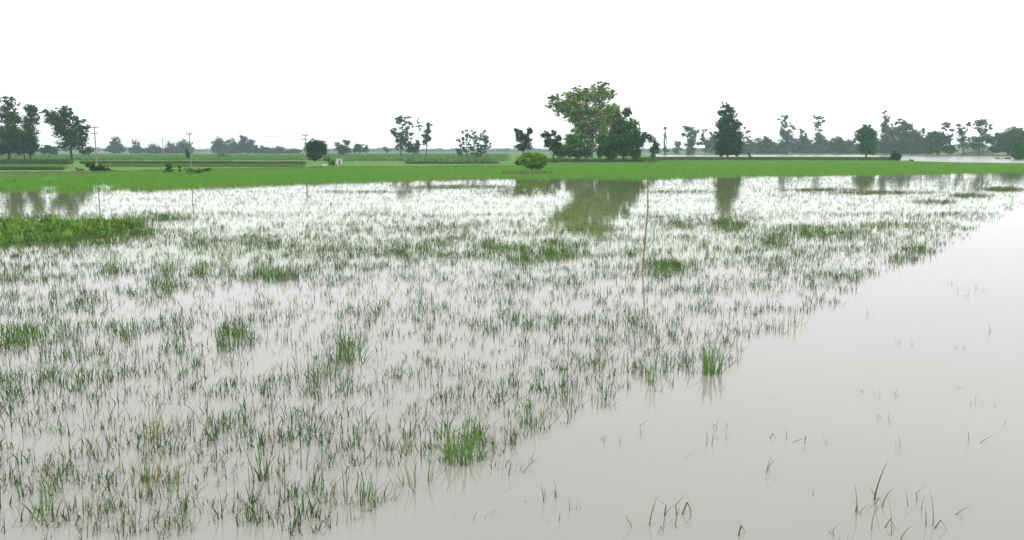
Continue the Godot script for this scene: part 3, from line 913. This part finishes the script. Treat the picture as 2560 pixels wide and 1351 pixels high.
func make_flooded_grass() -> void:
	var root := Node3D.new()
	root.name = "flooded_grass"
	add_child(root)
	tag(root, "sparse green rice and grass blades standing in the flood water", "grass", "", "stuff")
	var meshes := []
	var buffers := []
	for i in 4:
		meshes.append(tuft_mesh(3 + i % 2, 0.05, 0.25, 0.009, 0.2, [0.35, 0.5, 0.7, 1.1][i], 3))
		buffers.append(PackedFloat32Array())
	var per := 58.0
	var d := 5.3
	while d < 84.0:
		var band: float = maxf(0.25, d * 0.03)
		var half: float = d * 0.63 + 1.0
		var many: int = int(band * half * 2.0 * per * 3.0)
		for i in many:
			var p := Vector3(rng.randf_range(-half, half), 0.0, -d - rng.randf() * band)
			var b := bearing(p)
			if b.y < along(PADDY_NEAR, b.x) - 2.0:
				continue
			var k := thickness(b.x, b.y, p)
			if rng.randf() * 3.0 > k:
				continue
			var lush: float = clampf((k - 1.0) / 2.0, 0.0, 1.0)
			if lush > 0.3 and rng.randf() < 0.25:
				continue
			var c := tint(Color(0.085, 0.150, 0.050).lerp(Color(0.105, 0.215, 0.042), lush), 0.4)
			var s: float = rng.randf_range(0.75, 1.3)
			put(buffers[rng.randi() % 4], p, rng.randf() * TAU, s * lerpf(1.0, 1.5, lush), s * rng.randf_range(0.4, 0.95) * lerpf(0.75, 1.15, lush), c)
		d += band
	for i in 4:
		copies("grass_blades", meshes[i], M.blade, buffers[i], root)
	# the closed mat of weed on the left
	var mat := Node3D.new()
	mat.name = "weed_mat"
	add_child(mat)
	tag(mat, "closed bright green mat of weeds floating on the flood", "weeds", "", "stuff")
	var wm := tuft_mesh(11, 0.13, 0.22, 0.05, 0.9, 0.8, 2)
	var wb := PackedFloat32Array()
	for i in 7000:
		var p := Vector3(rng.randf_range(-34.0, -10.0), 0.0, rng.randf_range(-37.0, -23.0))
		var b := bearing(p)
		var n: float = noise.get_noise_2d(p.x * 9.0, p.z * 9.0)
		if b.x > 330.0 + 60.0 * n + (560.0 - b.y) * 1.2 or b.y < 552.0 + 14.0 * n or b.y > 612.0 - b.x * 0.06 + 8.0 * n:
			continue
		if noise.get_noise_2d(p.x * 22.0, p.z * 22.0) < -0.28:
			continue
		var c := tint(Color(0.165, 0.30, 0.06), 0.55)
		put(wb, p, rng.randf() * TAU, rng.randf_range(0.8, 1.4), maxf(0.25, rng.randf_range(0.3, 1.5) * (0.9 + 1.6 * n)), c)
	copies("weed_plants", wm, M.blade, wb, mat)


func leafy(called: String, label: String, group: String, where: Vector3, shapes: Array, m: Material) -> void:
	# a rice plant whose leaves are parts; shapes hold [mesh, x, z, turn, scale]
	var t := thing(called, label, "rice plant", where, group)
	for s in shapes:
		var o := part("leaf", s[0], m, t)
		o.position = Vector3(s[1], 0, s[2])
		o.rotation.y = s[3]
		o.scale = Vector3.ONE * s[4]


func make_near_tufts() -> void:
	var kinds := []
	for a in [[0.26, 0.011, 0.1, 0.3], [0.24, 0.010, 0.25, 0.9], [0.30, 0.012, 0.15, 1.5], [0.22, 0.009, 0.5, 0.6], [0.26, 0.010, 0.05, -0.4], [0.28, 0.011, 0.9, 0.5], [0.2, 0.009, 0.0, 2.4], [0.24, 0.011, 0.3, 0.0, 1.5], [0.26, 0.011, 0.15, 0.0, -1.1], [0.26, 0.012, 0.5, 0.0, 2.1]]:
		var v := PackedVector3Array()
		var idx := PackedInt32Array()
		blade(v, idx, Vector3(0, -0.04, 0), 0.0, a[0], a[1], a[2], a[3], 6, a[4] if a.size() > 4 else 0.0)
		kinds.append(mesh_of(v, idx))
	var looks := []
	for c in [Color(0.04, 0.058, 0.03), Color(0.06, 0.095, 0.038), Color(0.075, 0.135, 0.042), Color(0.15, 0.15, 0.065)]:
		looks.append(matte(c, 0.5, Color(c.r * 3.0, c.g * 3.0, c.b * 2.0)))
	# full clumps one can point to: [u, v of the foot, leaves, spread, height, look, label]
	for q in [
		[1160, 1150, 70, 0.17, 1.5, 2, "largest dense green rice clump beside the open water"],
		[1780, 935, 44, 0.13, 1.9, 2, "dense green rice clump alone at the tip of the rice edge"],
		[875, 905, 40, 0.2, 1.6, 1, "tall bushy rice clump among pale sparse blades"],
		[585, 870, 44, 0.24, 1.6, 1, "wide bushy rice clump above an arched stem"],
		[805, 950, 34, 0.18, 1.4, 1, "lower bushy rice clump beside the tall bushy one"],
		[380, 1090, 26, 0.12, 1.2, 3, "small yellowish rice clump among dark thin blades"],
		[372, 1205, 24, 0.12, 1.1, 3, "yellow green rice clump close to bare water"],
		[1330, 1065, 20, 0.16, 1.2, 2, "short dark rice clump on the edge of the open water"],
		[1980, 815, 14, 0.2, 1.3, 3, "thin yellowish clump at the edge of the far open water"],
		[655, 1200, 16, 0.06, 1.4, 1, "narrow dark upright rice clump"],
		[890, 1250, 20, 0.14, 1.2, 1, "dark rice clump with curling yellow leaves below"],
		[1040, 1215, 18, 0.14, 1.2, 2, "open green rice clump with long bent leaves"],
		[105, 1285, 12, 0.07, 1.2, 2, "small green rice clump alone by the bare water"],
		[1625, 960, 16, 0.06, 1.6, 2, "narrow green rice clump near the tip of the rice edge"],
	]:
		var shapes := []
		for i in q[2]:
			var a: float = rng.randf() * TAU
			var r: float = q[3] * sqrt(rng.randf())
			shapes.append([kinds[[0, 1, 0, 3, 4][rng.randi() % 5]], cos(a) * r, sin(a) * r, -a + rng.randfn() * 0.7, q[4] * rng.randf_range(0.55, 1.05)])
		leafy("rice_clump", q[6], "", spot(q[0], q[1]), shapes, looks[q[5]])
	# single plants in the open water: [u, v of the foot, lean sideways -1..1, height]
	var open_group := "lone rice seedlings in the open water"
	for q in [[1970, 1105, 1.4, 1.0], [2060, 1110, 0.1, 0.6], [2250, 1120, 0.1, 0.7], [2442, 1108, 1.5, 0.9], [1915, 1185, 0.3, 0.9], [2184, 1250, 0.25, 1.7], [2142, 1285, 0.3, 1.3], [2290, 1275, -0.5, 1.0], [2332, 1315, 0.05, 1.4], [2378, 1290, 1.5, 0.8], [2228, 1338, 0.2, 1.5], [2205, 1270, 0.8, 0.9], [1845, 1342, 0.25, 1.0], [1622, 1315, 0.05, 1.2], [1700, 1290, 0.7, 1.3], [1690, 1322, -0.3, 0.9], [1580, 1318, -0.8, 0.9], [1660, 1290, 0.1, 1.0], [2085, 1342, 0.0, 0.6], [1705, 1150, 0.0, 0.9], [1780, 1110, 0.1, 0.7], [1792, 1075, 0.0, 0.7], [1815, 1100, 0.1, 0.7], [1604, 1085, 0.0, 1.0], [1550, 1112, 0.2, 0.5], [1510, 1105, 0.1, 0.6], [1465, 1110, -0.2, 0.7], [2158, 985, 0.0, 0.5], [2200, 992, 0.2, 0.5], [2240, 992, -0.2, 0.5], [2195, 1045, 0.3, 0.5], [2222, 1055, 0.1, 0.5], [2438, 1012, 0.0, 0.6], [2512, 1062, 0.1, 0.4], [2390, 972, 1.2, 0.6], [2395, 730, 0.0, 0.7], [2420, 742, 0.1, 0.7], [2440, 722, -0.1, 0.7], [2380, 712, 0.1, 0.6], [2460, 730, 0.1, 0.6], [2475, 830, 0.1, 0.9], [2280, 865, 0.1, 0.5], [2250, 860, -0.2, 0.5], [2390, 872, 0.2, 0.5], [2412, 875, 0.0, 0.5], [1130, 1292, 0.1, 0.7], [1226, 1292, 0.4, 0.6], [1270, 1190, 0.3, 1.3], [1300, 1185, 1.0, 1.2], [1320, 1160, 0.8, 1.0], [1390, 1245, 0.1, 0.9], [1360, 1255, -0.3, 0.8], [1424, 1278, 0.3, 0.6], [1396, 1305, 0.1, 0.7], [2172, 790, 0.0, 0.8], [2100, 760, 0.1, 0.6], [20, 1320, 0.9, 1.5], [190, 1280, 0.2, 1.0], [385, 1320, 0.1, 0.9], [1930, 1000, 0.2, 0.4], [2030, 1240, 0.5, 0.5]]:
		var shapes := []
		var n: int = 2 + rng.randi() % 3
		for i in n:
			var lean: float = q[2] if i == 0 else rng.randf_range(-0.8, 0.8)
			var kind: int = 5 if absf(lean) > 1.0 else ([0, 4, 8][rng.randi() % 3] if absf(lean) < 0.4 else [2, 3, 7, 9][rng.randi() % 4])
			shapes.append([kinds[kind], rng.randfn() * 0.03 * i, rng.randfn() * 0.05 * i, (0.0 if lean > 0.0 else PI) + rng.randfn() * 0.35, q[3] * (0.88 if i == 0 else rng.randf_range(0.35, 0.7))])
		var how := "lone bent rice leaf lying low on the smooth open water"
		if absf(q[2]) < 1.0:
			how = "lone tall upright rice seedling in the smooth open water" if q[3] > 1.15 else ("lone mid sized rice seedling in the smooth open water" if q[3] > 0.65 else "lone tiny rice seedling barely above the smooth open water")
		leafy("rice_seedling", how, open_group + ", " + how.split(" rice")[0], spot(q[0], q[1]), shapes, looks[rng.randi() % 2])
	# the nearest plants of the sparse rice
	var made := 0
	var tries := 0
	while made < 290 and tries < 4000:
		tries += 1
		var v: float = rng.randf_range(1010.0, 1345.0)
		var u: float = rng.randf_range(-20.0, 1400.0)
		if v > along(EDGE, u) - 12.0 and u > 700.0:
			continue
		var p := spot(u, v)
		if noise.get_noise_2d(p.x * 14.0, p.z * 14.0) < -0.25 + rng.randf() * 0.2:
			continue
		var shapes := []
		for i in 2 + rng.randi() % 4:
			shapes.append([kinds[[0, 1, 4, 3, 6, 7, 8, 9][rng.randi() % 8]], rng.randfn() * 0.02, rng.randfn() * 0.025, rng.randf() * TAU, rng.randf_range(0.4, 0.95)])
		var look: int = [0, 0, 0, 1, 1, 2, 3][rng.randi() % 7]
		var colour: String = ["dark grey green", "mid green", "bright green", "yellowish"][look]
		var build: String = "thin two bladed" if shapes.size() == 2 else ("three bladed" if shapes.size() == 3 else "full many bladed")
		leafy("rice_tuft", "%s %s rice tuft in the sparse near rows" % [build, colour], "%s %s tufts of the near rows" % [build, colour], p, shapes, looks[look])
		made += 1
